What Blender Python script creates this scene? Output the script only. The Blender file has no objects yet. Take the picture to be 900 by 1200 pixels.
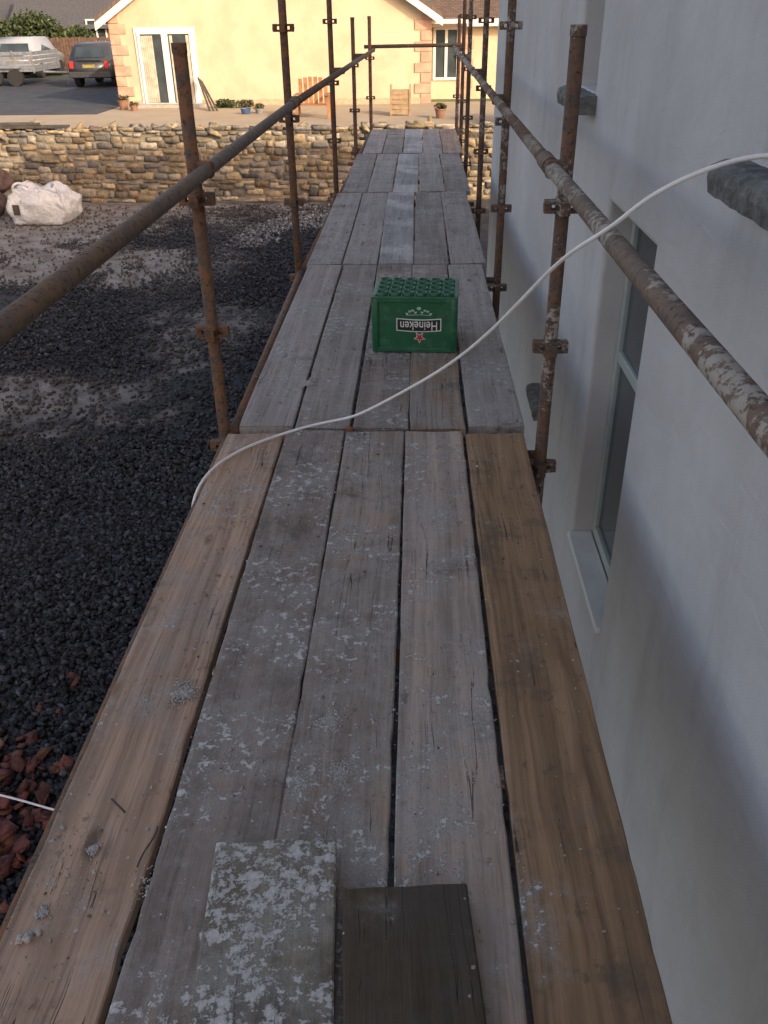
import bpy, bmesh, math, random
import numpy as np
from mathutils import Vector, Matrix, noise
random.seed(7); rng=np.random.default_rng(11)
S=bpy.context.scene
DZ=1.90

# ------------------------------------------------------------------ helpers
def link(o): S.collection.objects.link(o); return o
def empty(name,loc=(0,0,0)):
    o=bpy.data.objects.new(name,None); o.location=loc; o.empty_display_size=.1; return link(o)
def par(o,p):
    if p is not None:
        o.parent=p
        o.matrix_parent_inverse=Matrix.Translation(-Vector(p.location))
    return o
def mesh_np(name,V,F,mat=None,col=None,parent=None,smooth=False):
    me=bpy.data.meshes.new(name)
    V=np.asarray(V,dtype=np.float32); F=np.asarray(F,dtype=np.int32)
    k=F.shape[1]
    me.vertices.add(len(V)); me.vertices.foreach_set('co',V.ravel())
    me.loops.add(F.size); me.loops.foreach_set('vertex_index',F.ravel())
    me.polygons.add(len(F)); me.polygons.foreach_set('loop_start',np.arange(0,F.size,k,dtype=np.int32))
    me.polygons.foreach_set('loop_total',np.full(len(F),k,dtype=np.int32))
    me.update(calc_edges=True); me.validate()
    if col is not None:
        a=me.color_attributes.new('Col','FLOAT_COLOR','POINT')
        c=np.ones((len(V),4),dtype=np.float32); c[:,:3]=col; a.data.foreach_set('color',c.ravel())
    if smooth: me.polygons.foreach_set('use_smooth',np.ones(len(F),dtype=bool))
    if mat: me.materials.append(mat)
    o=bpy.data.objects.new(name,me); link(o); par(o,parent); return o
def bm_obj(name,bm,mat=None,parent=None,smooth=False):
    me=bpy.data.meshes.new(name); bm.normal_update(); bm.to_mesh(me); bm.free()
    if smooth:
        for p in me.polygons: p.use_smooth=True
    if mat: me.materials.append(mat)
    o=bpy.data.objects.new(name,me); link(o); par(o,parent); return o
def add_box(bm,lo,hi,bev=0):
    lo=Vector(lo);hi=Vector(hi)
    r=bmesh.ops.create_cube(bm,size=1)
    vs=r['verts']
    for v in vs:
        v.co=Vector([lo[i]+(v.co[i]+.5)*(hi[i]-lo[i]) for i in range(3)])
    if bev>0:
        es={e for v in vs for e in v.link_edges}
        bmesh.ops.bevel(bm,geom=list(es),offset=bev,segments=2,affect='EDGES',profile=.5)
def box(name,lo,hi,mat,parent=None,bev=0):
    bm=bmesh.new(); add_box(bm,lo,hi,bev); return bm_obj(name,bm,mat,parent)
def add_cyl(bm,p0,p1,r,seg=14,r2=None,caps=True):
    p0=Vector(p0);p1=Vector(p1);d=p1-p0
    q=d.to_track_quat('Z','Y').to_matrix().to_4x4()
    m=Matrix.Translation((p0+p1)/2)@q
    return bmesh.ops.create_cone(bm,cap_ends=caps,segments=seg,radius1=r,radius2=r if r2 is None else r2,depth=d.length,matrix=m)
def curve_obj(name,pts,r,mat,parent=None,res=8):
    cu=bpy.data.curves.new(name,'CURVE'); cu.dimensions='3D'; cu.bevel_depth=r; cu.bevel_resolution=3; cu.resolution_u=res
    sp=cu.splines.new('NURBS'); sp.points.add(len(pts)-1)
    for i,p in enumerate(pts): sp.points[i].co=(*p,1)
    sp.use_endpoint_u=True; sp.order_u=4
    cu.materials.append(mat)
    o=bpy.data.objects.new(name,cu); link(o); par(o,parent); return o
def poly_prism(name,pts2,axis,a,b,mat,parent=None,bev=0):
    bm=bmesh.new()
    def mk(p,t):
        c=list(p); c.insert(axis,t); return bm.verts.new(c)
    A=[mk(p,a) for p in pts2]; B=[mk(p,b) for p in pts2]
    bm.faces.new(A); bm.faces.new(B[::-1])
    n=len(A)
    for i in range(n): bm.faces.new([A[i],B[i],B[(i+1)%n],A[(i+1)%n]])
    bmesh.ops.recalc_face_normals(bm,faces=bm.faces)
    if bev: bmesh.ops.bevel(bm,geom=list(bm.edges),offset=bev,segments=2,affect='EDGES')
    return bm_obj(name,bm,mat,parent)

# ------------------------------------------------------------------ node helper
class N:
    def __init__(s,name):
        s.m=bpy.data.materials.new(name); s.m.use_nodes=True; s.t=s.m.node_tree
        s.b=s.t.nodes['Principled BSDF']
    def n(s,ty,**k):
        nd=s.t.nodes.new(ty)
        for a,v in k.items():
            setattr(nd,a,v)
        return nd
    def set(s,sock,v):
        if hasattr(v,'is_linked'): s.t.links.new(v,sock)
        else:
            if isinstance(v,(tuple,list)) and len(v)==3 and sock.type=='RGBA': v=(*v,1)
            sock.default_value=v
    def math(s,op,a,b=0.0,c=None,clamp=False):
        nd=s.n('ShaderNodeMath',operation=op,use_clamp=clamp)
        s.set(nd.inputs[0],a); s.set(nd.inputs[1],b)
        if c is not None: s.set(nd.inputs[2],c)
        return nd.outputs[0]
    def vmath(s,op,a,b):
        nd=s.n('ShaderNodeVectorMath',operation=op); s.set(nd.inputs[0],a); s.set(nd.inputs[1],b); return nd.outputs[0]
    def noise(s,vec,scale,detail=4,rough=.55,dist=0):
        nd=s.n('ShaderNodeTexNoise'); 
        if vec is not None: s.set(nd.inputs['Vector'],vec)
        s.set(nd.inputs['Scale'],scale); s.set(nd.inputs['Detail'],detail); s.set(nd.inputs['Roughness'],rough); s.set(nd.inputs['Distortion'],dist)
        return nd.outputs['Fac']
    def voro(s,vec,scale,feature='F1',out='Distance',rand=1.0):
        nd=s.n('ShaderNodeTexVoronoi',feature=feature); s.set(nd.inputs['Vector'],vec); s.set(nd.inputs['Scale'],scale); s.set(nd.inputs['Randomness'],rand)
        return nd.outputs[out]
    def ramp(s,f,a,b,smooth=True):
        nd=s.n('ShaderNodeMapRange'); nd.interpolation_type='SMOOTHSTEP' if smooth else 'LINEAR'
        s.set(nd.inputs[0],f); s.set(nd.inputs[1],a); s.set(nd.inputs[2],b); return nd.outputs[0]
    def mix(s,f,a,b,mode='MIX'):
        nd=s.n('ShaderNodeMix',data_type='RGBA',blend_type=mode)
        s.set(nd.inputs[0],f); s.set(nd.inputs[6],a); s.set(nd.inputs[7],b); return nd.outputs[2]
    def coord(s,k='Object'):
        return s.n('ShaderNodeTexCoord').outputs[k]
    def bump(s,h,strength=.5,dist=.01,prev=None):
        nd=s.n('ShaderNodeBump'); s.set(nd.inputs['Height'],h); nd.inputs['Strength'].default_value=strength; nd.inputs['Distance'].default_value=dist
        if prev is not None: s.t.links.new(prev,nd.inputs['Normal'])
        return nd.outputs[0]
    def out(s,col=None,rough=None,normal=None,metal=None,spec=None):
        if col is not None: s.set(s.b.inputs['Base Color'],col)
        if rough is not None: s.set(s.b.inputs['Roughness'],rough)
        if normal is not None: s.set(s.b.inputs['Normal'],normal)
        if metal is not None: s.set(s.b.inputs['Metallic'],metal)
        if spec is not None: s.set(s.b.inputs['Specular IOR Level'],spec)
        return s.m
def simple(name,col,rough=.6,var=.15,scale=8,metal=0,bump=0,bscale=None):
    m=N(name); c=m.coord()
    f=m.noise(c,scale,3,.6)
    dark=tuple(x*(1-var) for x in col); lite=tuple(min(1,x*(1+var)) for x in col)
    nrm=None
    if bump: nrm=m.bump(m.noise(c,bscale or scale*4,3,.6),bump,.01)
    return m.out(m.mix(m.ramp(f,.3,.7),dark,lite),rough,nrm,metal)

# ------------------------------------------------------------------ materials
def wood_mat(name,base,grey=.5,splat=.5,dark=.3,wet=0,greycol=(.30,.28,.26),crust=0.0):
    m=N(name); oi=m.n('ShaderNodeObjectInfo')
    c=m.coord(); off=m.n('ShaderNodeCombineXYZ')
    m.set(off.inputs[0],m.math('MULTIPLY',oi.outputs['Random'],37.0)); m.set(off.inputs[1],m.math('MULTIPLY',oi.outputs['Random'],91.0))
    c=m.vmath('ADD',c,off.outputs[0])
    low=m.noise(c,1.5,4,.62)
    cx=m.n('ShaderNodeCombineXYZ'); m.set(cx.inputs[0],m.math('MULTIPLY',low,.035)); cw=m.vmath('ADD',c,cx.outputs[0])
    fine=m.noise(m.vmath('MULTIPLY',cw,(230,7,60)),1,3,.7)
    strk=m.noise(m.vmath('MULTIPLY',cw,(75,1.6,20)),1,4,.65)
    broad=m.noise(m.vmath('MULTIPLY',cw,(20,.7,20)),1,3,.6)
    ringn=m.noise(m.vmath('MULTIPLY',cw,(6.5,.22,4)),1,1,.5)
    ring=m.math('MULTIPLY_ADD',m.math('SINE',m.math('MULTIPLY',ringn,110.0)),.5,.5)
    ringm=m.math('MULTIPLY',m.ramp(ring,.45,1.0),m.ramp(low,.35,.6))
    d=tuple(x*.70 for x in base); l=tuple(x*1.25 for x in base)
    col=m.mix(m.ramp(broad,.3,.72),d,l)
    col=m.mix(m.math('MULTIPLY',ringm,.38),col,tuple(x*.42 for x in base))
    med=m.noise(c,5.2,5,.70)
    gm=m.ramp(m.math('ADD',m.math('MULTIPLY',low,.5),m.math('MULTIPLY',med,.5)),.60-.36*grey,.76-.34*grey)
    col=m.mix(m.math('MULTIPLY',gm,.78),col,m.mix(m.ramp(broad,.35,.65),tuple(x*.78 for x in greycol),greycol))
    col=m.mix(m.math('MULTIPLY',m.ramp(strk,.48,.70),.52),col,tuple(x*.38 for x in base))
    col=m.mix(m.math('MULTIPLY',m.ramp(fine,.52,.80),.48),col,tuple(x*.25 for x in base))
    kc=m.vmath('MULTIPLY',c,(5.5,2.0,1)); kd=m.voro(kc,1.0)
    col=m.mix(m.math('MULTIPLY',m.math('SUBTRACT',1.0,m.ramp(kd,.04,.11)),.8),col,tuple(x*.25 for x in base))
    big=m.noise(m.vmath('ADD',c,(5.1,3.3,0)),3.1,6,.72)
    st=m.ramp(big,.58-.14*dark,.72-.1*dark)
    col=m.mix(m.math('MULTIPLY',st,.62),col,(.075,.063,.053))
    st2=m.ramp(m.noise(m.vmath('MULTIPLY',c,(1.0,.7,1)),24,4,.7),.60,.69)
    col=m.mix(m.math('MULTIPLY',st2,.50),col,(.06,.052,.045))
    cr=m.math('ABSOLUTE',m.math('SUBTRACT',m.noise(m.vmath('MULTIPLY',cw,(16,.35,9)),1,2.5,.6),.5))
    crm=m.math('MULTIPLY',m.math('SUBTRACT',1.0,m.ramp(cr,.0006,.004)),m.ramp(big,.50,.56))
    col=m.mix(m.math('MULTIPLY',crm,.85),col,(.02,.016,.013))
    # cement splatter and dust: clustered by zones, ragged at fine scale
    zone=m.ramp(m.noise(m.vmath('ADD',c,(11,7,2)),3.0,4,.68),.58-.22*splat,.74-.18*splat)
    sp=m.noise(c,34,6,.80)
    th=m.math('MULTIPLY_ADD',zone,-(.165+.05*crust),.675)
    s1=m.ramp(m.math('SUBTRACT',sp,th),0.0,.04)
    vn=m.n('ShaderNodeTexVoronoi'); m.set(vn.inputs['Vector'],m.vmath('ADD',c,m.vmath('MULTIPLY',(1,1,0),m.math('MULTIPLY',sp,.012)))); m.set(vn.inputs['Scale'],80.0)
    sepd=m.n('ShaderNodeSeparateColor'); m.set(sepd.inputs[0],vn.outputs['Color'])
    s2=m.math('MULTIPLY',m.ramp(m.math('SUBTRACT',m.math('MULTIPLY',sepd.outputs[1],.38),vn.outputs['Distance']),0,.05),m.math('GREATER_THAN',m.math('MULTIPLY_ADD',zone,.16,sepd.outputs[0]),.98-.13*splat))
    haze=m.math('MULTIPLY',m.math('MULTIPLY_ADD',zone,.8,.2*splat),m.ramp(m.math('MULTIPLY_ADD',med,.6,m.math('MULTIPLY',sp,.4)),.38,.60))
    cem=m.mix(m.ramp(sp,.35,.7),(.32,.305,.285),(.62,.60,.57))
    col=m.mix(m.math('MULTIPLY',haze,.50),col,cem)
    sm=m.math('MAXIMUM',m.math('MULTIPLY',s1,.85),m.math('MULTIPLY',s2,.75))
    col=m.mix(sm,col,cem)
    h=m.math('MULTIPLY_ADD',fine,-.4,m.math('MULTIPLY_ADD',crm,-1.2,m.math('MULTIPLY',strk,-.4)))
    h=m.math('MULTIPLY_ADD',sm,1.0,h)
    nrm=m.bump(h,.8,.0035)
    ro=.92
    if wet: ro=m.math('MULTIPLY_ADD',m.ramp(low,.42,.55),-.40,.85)
    return m.out(col,ro,nrm,spec=.25)
def rust_mat(name,base,rust,splat):
    m=N(name); c=m.coord()
    a=m.noise(c,18,5,.7); b=m.noise(c,60,3,.7)
    col=m.mix(m.ramp(a,.40,.60),base,rust)
    col=m.mix(m.ramp(b,.5,.72),col,tuple(x*.40 for x in base))
    z=m.ramp(m.noise(c,4,3,.6),.62-.3*splat,.8-.2*splat)
    s=m.ramp(m.math('SUBTRACT',m.noise(c,42,6,.75),m.math('MULTIPLY_ADD',z,-.22*(.4+splat),.74)),0,.07)
    col=m.mix(m.math('MULTIPLY',s,.8),col,(.42,.38,.33))
    nrm=m.bump(m.math('ADD',b,m.math('MULTIPLY',s,1.2)),.6,.003)
    return m.out(col,.78,nrm,.1,.3)
M_rust=rust_mat('rusty_steel',(.115,.085,.065),(.22,.105,.052),.35)
M_rail=rust_mat('rail_steel',(.15,.115,.09),(.21,.135,.085),.65)
M_railR=rust_mat('rail_steel_splashed',(.14,.105,.083),(.20,.13,.088),1.05)
M_rustR=rust_mat('standard_splashed',(.11,.082,.065),(.18,.10,.06),.9)

def attr_mat(name,rough=.85,bs=30,bump=.5,mul=1.0,dist=.01):
    m=N(name); at=m.n('ShaderNodeAttribute',attribute_name='Col'); c=m.coord()
    n=m.noise(c,bs,3,.65)
    col=m.mix(m.ramp(n,.25,.75),m.mix(1,at.outputs['Color'],(.62,.62,.62),'MULTIPLY'),m.mix(1,at.outputs['Color'],(1.25,1.25,1.25),'MULTIPLY'))
    return m.out(col,rough,m.bump(n,bump,dist),spec=.3)
M_gravel=attr_mat('gravel_stones',.8,60,.4)
M_stone=attr_mat('rubble_stone',.9,12,.8,dist=.03)
M_tilesh=attr_mat('terracotta_shards',.9,40,.4)
M_debris=attr_mat('plaster_debris',.95,150,.5)
M_leaf=attr_mat('leaves',.6,3,.1)

m=N('cement_render'); c=m.coord()
a=m.noise(c,.9,3,.6,.3); b=m.noise(c,5,4,.65); f=m.noise(c,190,3,.7)
col=m.mix(m.ramp(a,.3,.7),(.50,.49,.485),(.59,.58,.57))
col=m.mix(m.math('MULTIPLY',m.ramp(b,.35,.8),.35),col,(.45,.435,.42))
st=m.ramp(m.noise(m.vmath('MULTIPLY',c,(1,2.2,.5)),1.7,4,.7),.52,.76)
col=m.mix(m.math('MULTIPLY',st,.38),col,(.34,.32,.30))
trow=m.noise(m.vmath('MULTIPLY',c,(1,1.2,2.4)),3.4,2,.5,.8)
M_render=m.out(col,.9,m.bump(trow,.35,.02,m.bump(f,.8,.003)))

def speckle_stone(name,a,b2,rough=.7):
    m=N(name); c=m.coord(); n=m.noise(c,25,5,.7); v=m.noise(c,9,4,.6)
    col=m.mix(m.ramp(n,.35,.65),a,b2); col=m.mix(m.math('MULTIPLY',m.ramp(v,.5,.7),.5),col,tuple(x*1.8 for x in b2))
    return m.out(col,rough,m.bump(n,.9,.012))
M_sill=speckle_stone('slate_sill',(.075,.078,.075),(.155,.16,.155))
M_upvc=simple('upvc_frame',(.40,.44,.41),.4,.06)
M_white=simple('white_paint',(.75,.75,.73),.45,.05)
M_white2=simple('white_trim',(.62,.60,.56),.5,.06)
def glass(name,col,rough=.05):
    m=N(name); c=m.coord(); return m.out(m.mix(m.ramp(m.noise(c,2,3),.3,.7),col,tuple(x*1.6 for x in col)),rough,spec=.9)
M_glass=glass('window_glass',(.03,.04,.045))
M_slate=simple('roof_slate',(.07,.07,.075),.7,.35,14,bump=.5)
M_cream=simple('cream_render',(.47,.395,.275),.9,.10,1.3,bump=.5,bscale=60)
M_peach=simple('quoin_stone',(.43,.265,.19),.85,.2,3,bump=.4,bscale=40)
M_brick=simple('red_brick',(.20,.10,.07),.85,.35,9)
m=N('roof_tiles'); c=m.coord(); w=m.n('ShaderNodeTexBrick'); m.set(w.inputs['Vector'],c); w.inputs['Scale'].default_value=3.0
m.set(w.inputs['Color1'],(.13,.09,.068)); m.set(w.inputs['Color2'],(.085,.06,.048)); m.set(w.inputs['Mortar'],(.03,.02,.018))
M_roof=m.out(w.outputs['Color'],.8)
M_asphalt=simple('asphalt',(.038,.042,.050),.85,.25,1.5,bump=.5,bscale=90)

# ------------------------------------------------------------------ world / light / camera
W=bpy.data.worlds.new("World"); S.world=W; W.use_nodes=True
nt=W.node_tree; bg=nt.nodes['Background']
sky=nt.nodes.new('ShaderNodeTexSky'); sky.sky_type='NISHITA'; sky.sun_disc=False
EL=math.radians(24); AZ=math.radians(45)
tosun=Vector((math.sin(AZ)*math.cos(EL),-math.cos(AZ)*math.cos(EL),math.sin(EL)))
sky.sun_elevation=EL; sky.sun_rotation=math.atan2(tosun.x,tosun.y); sky.air_density=.8; sky.dust_density=3.0; sky.ozone_density=.6
tint=nt.nodes.new('ShaderNodeMix'); tint.data_type='RGBA'; tint.blend_type='MULTIPLY'; tint.inputs[0].default_value=1
nt.links.new(sky.outputs[0],tint.inputs[6]); tint.inputs[7].default_value=(1.25,1.0,.83,1)
nt.links.new(tint.outputs[2],bg.inputs[0]); bg.inputs[1].default_value=.36
sl=bpy.data.lights.new('sun','SUN'); sl.energy=4.5; sl.angle=math.radians(.5); sl.color=(1,.86,.65)
so=bpy.data.objects.new('sun',sl); link(so); so.rotation_euler=tosun.to_track_quat('Z','Y').to_euler(); so.location=(20,-20,30)
ey=Vector((40,590,-1000)).normalized(); ez=Vector((-25,1696.6,1000)).normalized(); ex=ey.cross(ez)
R=Matrix((ex,ey,ez))
cam=bpy.data.cameras.new('camera'); co=bpy.data.objects.new('camera',cam); link(co)
co.matrix_world=Matrix.Translation((0,0,DZ+1.49))@R.to_4x4()
cam.sensor_fit='VERTICAL'; cam.sensor_height=36; cam.lens=30; cam.clip_start=.05; cam.clip_end=3000
S.camera=co
S.view_settings.view_transform='Standard'; S.view_settings.look='None'; S.view_settings.exposure=0

# ------------------------------------------------------------------ ground
def sandmask(x,y):
    k=noise.noise(Vector((x*.4,y*.4,3.3))); k2=noise.noise(Vector((x*1.3,y*1.3,8.3))); k3=noise.noise(Vector((x*4,y*4,1.3)))
    s=(y+k*3+k2*1.4+k3*.5-12.9); q=(-x+k*2+k2+k3*.4-4.2)
    a=max(0,min(1,min(s,q)/1.2))
    d=math.hypot((x+3.9)/1.0,(y-8.1)/.65)+k2*.5+k3*.35
    a=max(a,.6*max(0,min(1,(1.15-d)/.5)))
    a=max(a,.45*max(0,min(1,(k+k3*.3-.18)/.25)))
    return a
m=N('yard_ground'); c=m.coord(); at=m.n('ShaderNodeAttribute',attribute_name='Col'); sp_=m.n('ShaderNodeSeparateColor'); m.set(sp_.inputs[0],at.outputs['Color'])
n2=m.noise(c,3,4,.65); n3=m.noise(c,45,4,.7)
dk=m.mix(m.ramp(n3,.3,.7),(.012,.013,.016),(.045,.047,.053))
sd=m.mix(m.ramp(n2,.3,.7),(.14,.118,.10),(.31,.29,.265)); sd=m.mix(m.ramp(n3,.5,.8),sd,(.08,.072,.066))
msk=m.ramp(m.math('MULTIPLY_ADD',n2,.5,sp_.outputs[0]),.35,.95)
M_ground=m.out(m.mix(msk,dk,sd),.9,m.bump(m.math('ADD',n3,m.math('MULTIPLY',n2,.6)),.8,.03))
def sheet(name,x0,x1,y0,y1,z,nx,ny,mat,amp=.02,fn=None):
    xs=np.linspace(x0,x1,nx); ys=np.linspace(y0,y1,ny)
    V=[(x,y,z+amp*noise.noise(Vector((x*.6,y*.6,z)))) for y in ys for x in xs]
    F=[(j*nx+i,j*nx+i+1,(j+1)*nx+i+1,(j+1)*nx+i) for j in range(ny-1) for i in range(nx-1)]
    col=None
    if fn: col=np.array([[fn(v[0],v[1])]*3 for v in V])
    return mesh_np(name,V,F,mat,col,smooth=True)
sheet('ground',-60,60,-60,18.45,0,401,263,M_ground,.04,lambda x,y: sandmask(x,y) if (-14<x<0 and y>0) else .2)
m=N('tan_driveway'); c=m.coord(); n=m.noise(c,1.1,4,.65); n2=m.noise(c,40,3,.7)
M_drive=m.out(m.mix(m.ramp(n,.3,.7),m.mix(n2,(.24,.19,.13),(.33,.275,.20)),m.mix(n2,(.28,.235,.17),(.37,.32,.24))),.9,m.bump(n2,.5,.02))
M_grass=simple('grass_land',(.06,.085,.03),.95,.4,.2)
xs=[-1500,-300,-60,-20,0,20,60,300,1500]; ys=[18.45,30,45,60,90,200,600,2500]
V=[(x,y,.66 if y<60 else .66+min(6,(y-60)*.03)) for y in ys for x in xs]; nx=len(xs)
F=[(j*nx+i,j*nx+i+1,(j+1)*nx+i+1,(j+1)*nx+i) for j in range(len(ys)-1) for i in range(nx-1)]
mesh_np('terrain',V,F,M_grass)
sheet('driveway',-40,12,18.5,31.5,.70,60,16,M_drive,0.0)
box('road',(-40,28.6,.60),(-9.9,46,.712),M_asphalt)

def rocks(P,scale,col,flat=.6,jit=.28):
    n=len(P)
    T=np.array([(x,y,z) for x in(-.5,.5) for y in(-.5,.5) for z in(-.5,.5)])
    Fq=np.array([(0,1,3,2),(4,6,7,5),(0,4,5,1),(2,3,7,6),(0,2,6,4),(1,5,7,3)])
    V=np.repeat(T[None],n,0)*(1+rng.uniform(-jit,jit,(n,8,3)))
    V*=scale[:,None,None]*np.stack([rng.uniform(.7,1.3,n),rng.uniform(.7,1.2,n),rng.uniform(flat*.6,flat*1.3,n)],-1)[:,None,:]
    q=rng.normal(size=(n,4)); q[:,1:3]*=.45; q/=np.linalg.norm(q,axis=1)[:,None]
    if flat<.3: q[:,1:3]*=.5; q/=np.linalg.norm(q,axis=1)[:,None]
    w,x,y,z=q.T
    Rm=np.stack([1-2*(y*y+z*z),2*(x*y-z*w),2*(x*z+y*w),2*(x*y+z*w),1-2*(x*x+z*z),2*(y*z-x*w),2*(x*z-y*w),2*(y*z+x*w),1-2*(x*x+y*y)],-1).reshape(n,3,3)
    V=np.einsum('nij,nkj->nki',Rm,V)+P[:,None,:]
    F=(Fq[None]+8*np.arange(n)[:,None,None]).reshape(-1,4)
    C=np.repeat(col[:,None,:],8,1).reshape(-1,3)
    return V.reshape(-1,3),F,C
def scatter(n,x0,x1,y0,y1):
    return np.stack([rng.uniform(x0,x1,n),rng.uniform(y0,y1,n)],-1)
A=np.concatenate([scatter(50000,-5.6,-.95,1.2,7.0),scatter(40000,-8,-.9,7,17.9),scatter(5000,-1,.9,2,14)])
msk=np.array([sandmask(x,y) for x,y in A]); keep=rng.random(len(A))>np.minimum(.90,msk*1.0)
A=A[keep]; msk=msk[keep]
n=len(A); g=rng.uniform(.010,.058,n); g*=rng.choice([1,1,1,1.8],n)
colr=np.stack([g*.95,g*.98,g*1.12],-1); colr=colr*(1-msk[:,None]*.7)+msk[:,None]*.7*np.array([.14,.12,.10])
nz=np.array([noise.noise(Vector((x*.9,y*.9,2.2))) for x,y in A])
nearpath=(A[:,0]+nz*1.5+rng.normal(0,.2,n)>-2.5)&(A[:,1]+nz*2+rng.normal(0,.3,n)>15.0); colr[nearpath]=np.stack([g[nearpath]*3+.08]*3,-1)
P=np.concatenate([A,np.full((n,1),.008)],1); P[:,2]+=rng.uniform(0,.02,n)
V,F,C=rocks(P,rng.uniform(.014,.040,n),colr)
mesh_np('gravel',V,F,M_gravel,C)
# broken roof tiles pile
n=430; X=rng.normal(-2.14,.17,n); Y=rng.normal(2.60,.30,n)
X[:26]=rng.uniform(-2.5,-1.6,26); Y[:26]=rng.uniform(1.8,3.35,26)
X[26:30]=rng.uniform(-2.15,-1.95,4); Y[26:30]=rng.uniform(3.45,3.8,4)
hh=np.exp(-((X+2.12)**2/.08+(Y-2.6)**2/.2))*.08
P=np.stack([X,Y,.02+rng.uniform(0,1,n)*hh+.015],-1)
r=rng.uniform(.10,.22,n); tc=np.stack([r,r*rng.uniform(.30,.46,n),r*rng.uniform(.22,.36,n)],-1)
V,F,C=rocks(P,rng.uniform(.025,.085,n),tc,.18,.42); mesh_np('broken_roof_tiles',V,F,M_tilesh,C)

# ------------------------------------------------------------------ stone boundary wall
wall=empty('stone_wall',(-7,18.4,0))
M_mortar=simple('wall_mortar',(.23,.195,.145),.95,.3,5,bump=.6,bscale=30)
box('core',(-24,18.36,-.1),(9,18.72,1.34),M_mortar,wall)
V=[];F=[];C=[]
z=0.0
pal=[(.30,.24,.15),(.25,.215,.16),(.36,.29,.18),(.20,.18,.155),(.27,.20,.125),(.33,.285,.22),(.15,.142,.13)]
while z<1.38:
    h=random.uniform(.07,.15)
    if z+h>1.33: h=random.uniform(.06,.09)
    x=-24+random.uniform(0,.2)
    while x<9:
        w=random.uniform(.10,.40); hh=h*random.uniform(.65,1.4) if random.random()<.7 else h
        y0=18.30+random.uniform(0,.05); g=.008
        zz=z+random.uniform(-.03,.03)
        j=lambda s=.02:random.uniform(-s,s)
        o=len(V)
        q=[(x+g,zz+g),(x+w-g,zz+g),(x+w-g,zz+hh-g),(x+g,zz+hh-g)]
        for (a,b) in q: V.append((a+j(),18.42,b+j()))
        for (a,b) in q:V.append((a+j(),y0+.03,b+j()))
        cx=x+w/2; cz=zz+hh/2
        for (a,b) in q: V.append((cx+(a-cx)*.72+j(),y0+j(.01),cz+(b-cz)*.68+j(.008)))
        for lv in (0,4):
            for i in range(4):
                k=(i+1)%4; F.append((o+lv+i,o+lv+k,o+lv+4+k,o+lv+4+i))
        F.append((o+8,o+9,o+10,o+11))
        cc=random.choice(pal); s=random.uniform(.5,1.25)
        C+= [tuple(v*s for v in cc)]*12
        x+=w
    z+=h
mesh_np('facing_stones',V,F,M_stone,np.array(C),wall)
n=260; P=np.stack([rng.uniform(-24,9,n),rng.uniform(18.40,18.68,n),rng.uniform(1.34,1.365,n)],-1)
cc=np.array([pal[i] for i in rng.integers(0,7,n)]); V,F,C=rocks(P,rng.uniform(.16,.32,n),cc,.22,.12); mesh_np('cope_stones',V,F,M_stone,C,wall)
pk=empty('timber_plank',(-8.6,18.5,1.5)); M_dk=simple('dark_timber',(.07,.06,.05),.85,.3,6)
box('plank_lower',(-9.6,18.32,1.42),(-7.0,18.55,1.465),M_dk,pk,.004); box('plank_upper',(-9.3,18.4,1.467),(-7.6,18.62,1.51),M_dk,pk,.004)

# ------------------------------------------------------------------ deck boards
def board(name,x0,x1,y0,y1,z,mat,parent=None,th=.038,warp=.003):
    L=y1-y0; ny=max(6,int(L/.05)); w=x1-x0; cx=(x0+x1)/2; cy=(y0+y1)/2
    prof=[(-.5,-.9),(-.5,-.12),(-.485,-.02),(-.45,0),(-.25,0),(0,0),(.25,0),(.45,0),(.485,-.02),(.5,-.12),(.5,-.9)]
    sd=random.uniform(0,99); V=[];F=[]; k=len(prof)
    ends=[random.uniform(-.005,.005) for _ in range(k)]
    for j in range(ny+1):
        y=-L/2+L*j/ny
        bow=.004*math.sin(j/ny*math.pi+sd)
        for i,(a,b) in enumerate(prof):
            e=noise.noise(Vector((sd,y*2.2,a*3)))*warp
            edge=0
            if abs(a)>.4: edge=noise.noise(Vector((sd+9,y*5,a)))*.002+min(0,noise.noise(Vector((sd+3,y*14,a)))+.3)*.010*(1 if a>0 else -1)
            yy=y+(ends[i] if j in(0,ny) else 0)
            V.append((a*w+edge+bow,yy,b*th+e))
    for j in range(ny):
        for i in range(k-1):
            a=j*k+i; F.append((a,a+1,a+k+1,a+k))
        F.append((j*k+k-1,j*k,(j+1)*k,(j+1)*k+k-1))
    bm=bmesh.new(); vv=[bm.verts.new(v) for v in V]
    for f in F: bm.faces.new([vv[i] for i in f])
    bm.faces.new([vv[i] for i in range(k)][::-1]); bm.faces.new([vv[ny*k+i] for i in range(k)])
    bmesh.ops.recalc_face_normals(bm,faces=bm.faces)
    o=bm_obj(name,bm,mat,None); o.location=(cx,cy,z); 
    if parent: par(o,parent)
    return o
deck=empty('scaffold_walkway',(0,5,DZ))
wm=wood_mat
tan=wm('board_tan_pink',(.45,.30,.205),.34,.50,.12,greycol=(.40,.325,.27))
gry=wm('board_grey_splashed',(.27,.20,.15),.70,.95,.35,greycol=(.26,.215,.185))
gr2=wm('board_greybrown',(.32,.24,.18),.68,.88,.32,greycol=(.31,.265,.23))
pnk=wm('board_pinkgrey',(.43,.32,.25),.60,.75,.15,greycol=(.385,.325,.28))
brn=wm('board_brown',(.29,.18,.10),.16,.20,.55,greycol=(.22,.17,.13))
cool=wm('board_coolgrey',(.36,.29,.24),.82,.8,.20,greycol=(.39,.35,.32))
cool2=wm('board_coolgrey_dark',(.30,.24,.195),.78,.7,.32,greycol=(.315,.28,.255))
wetm=wm('board_wet',(.33,.29,.26),.95,.7,.15,wet=1,greycol=(.35,.34,.34))
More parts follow.
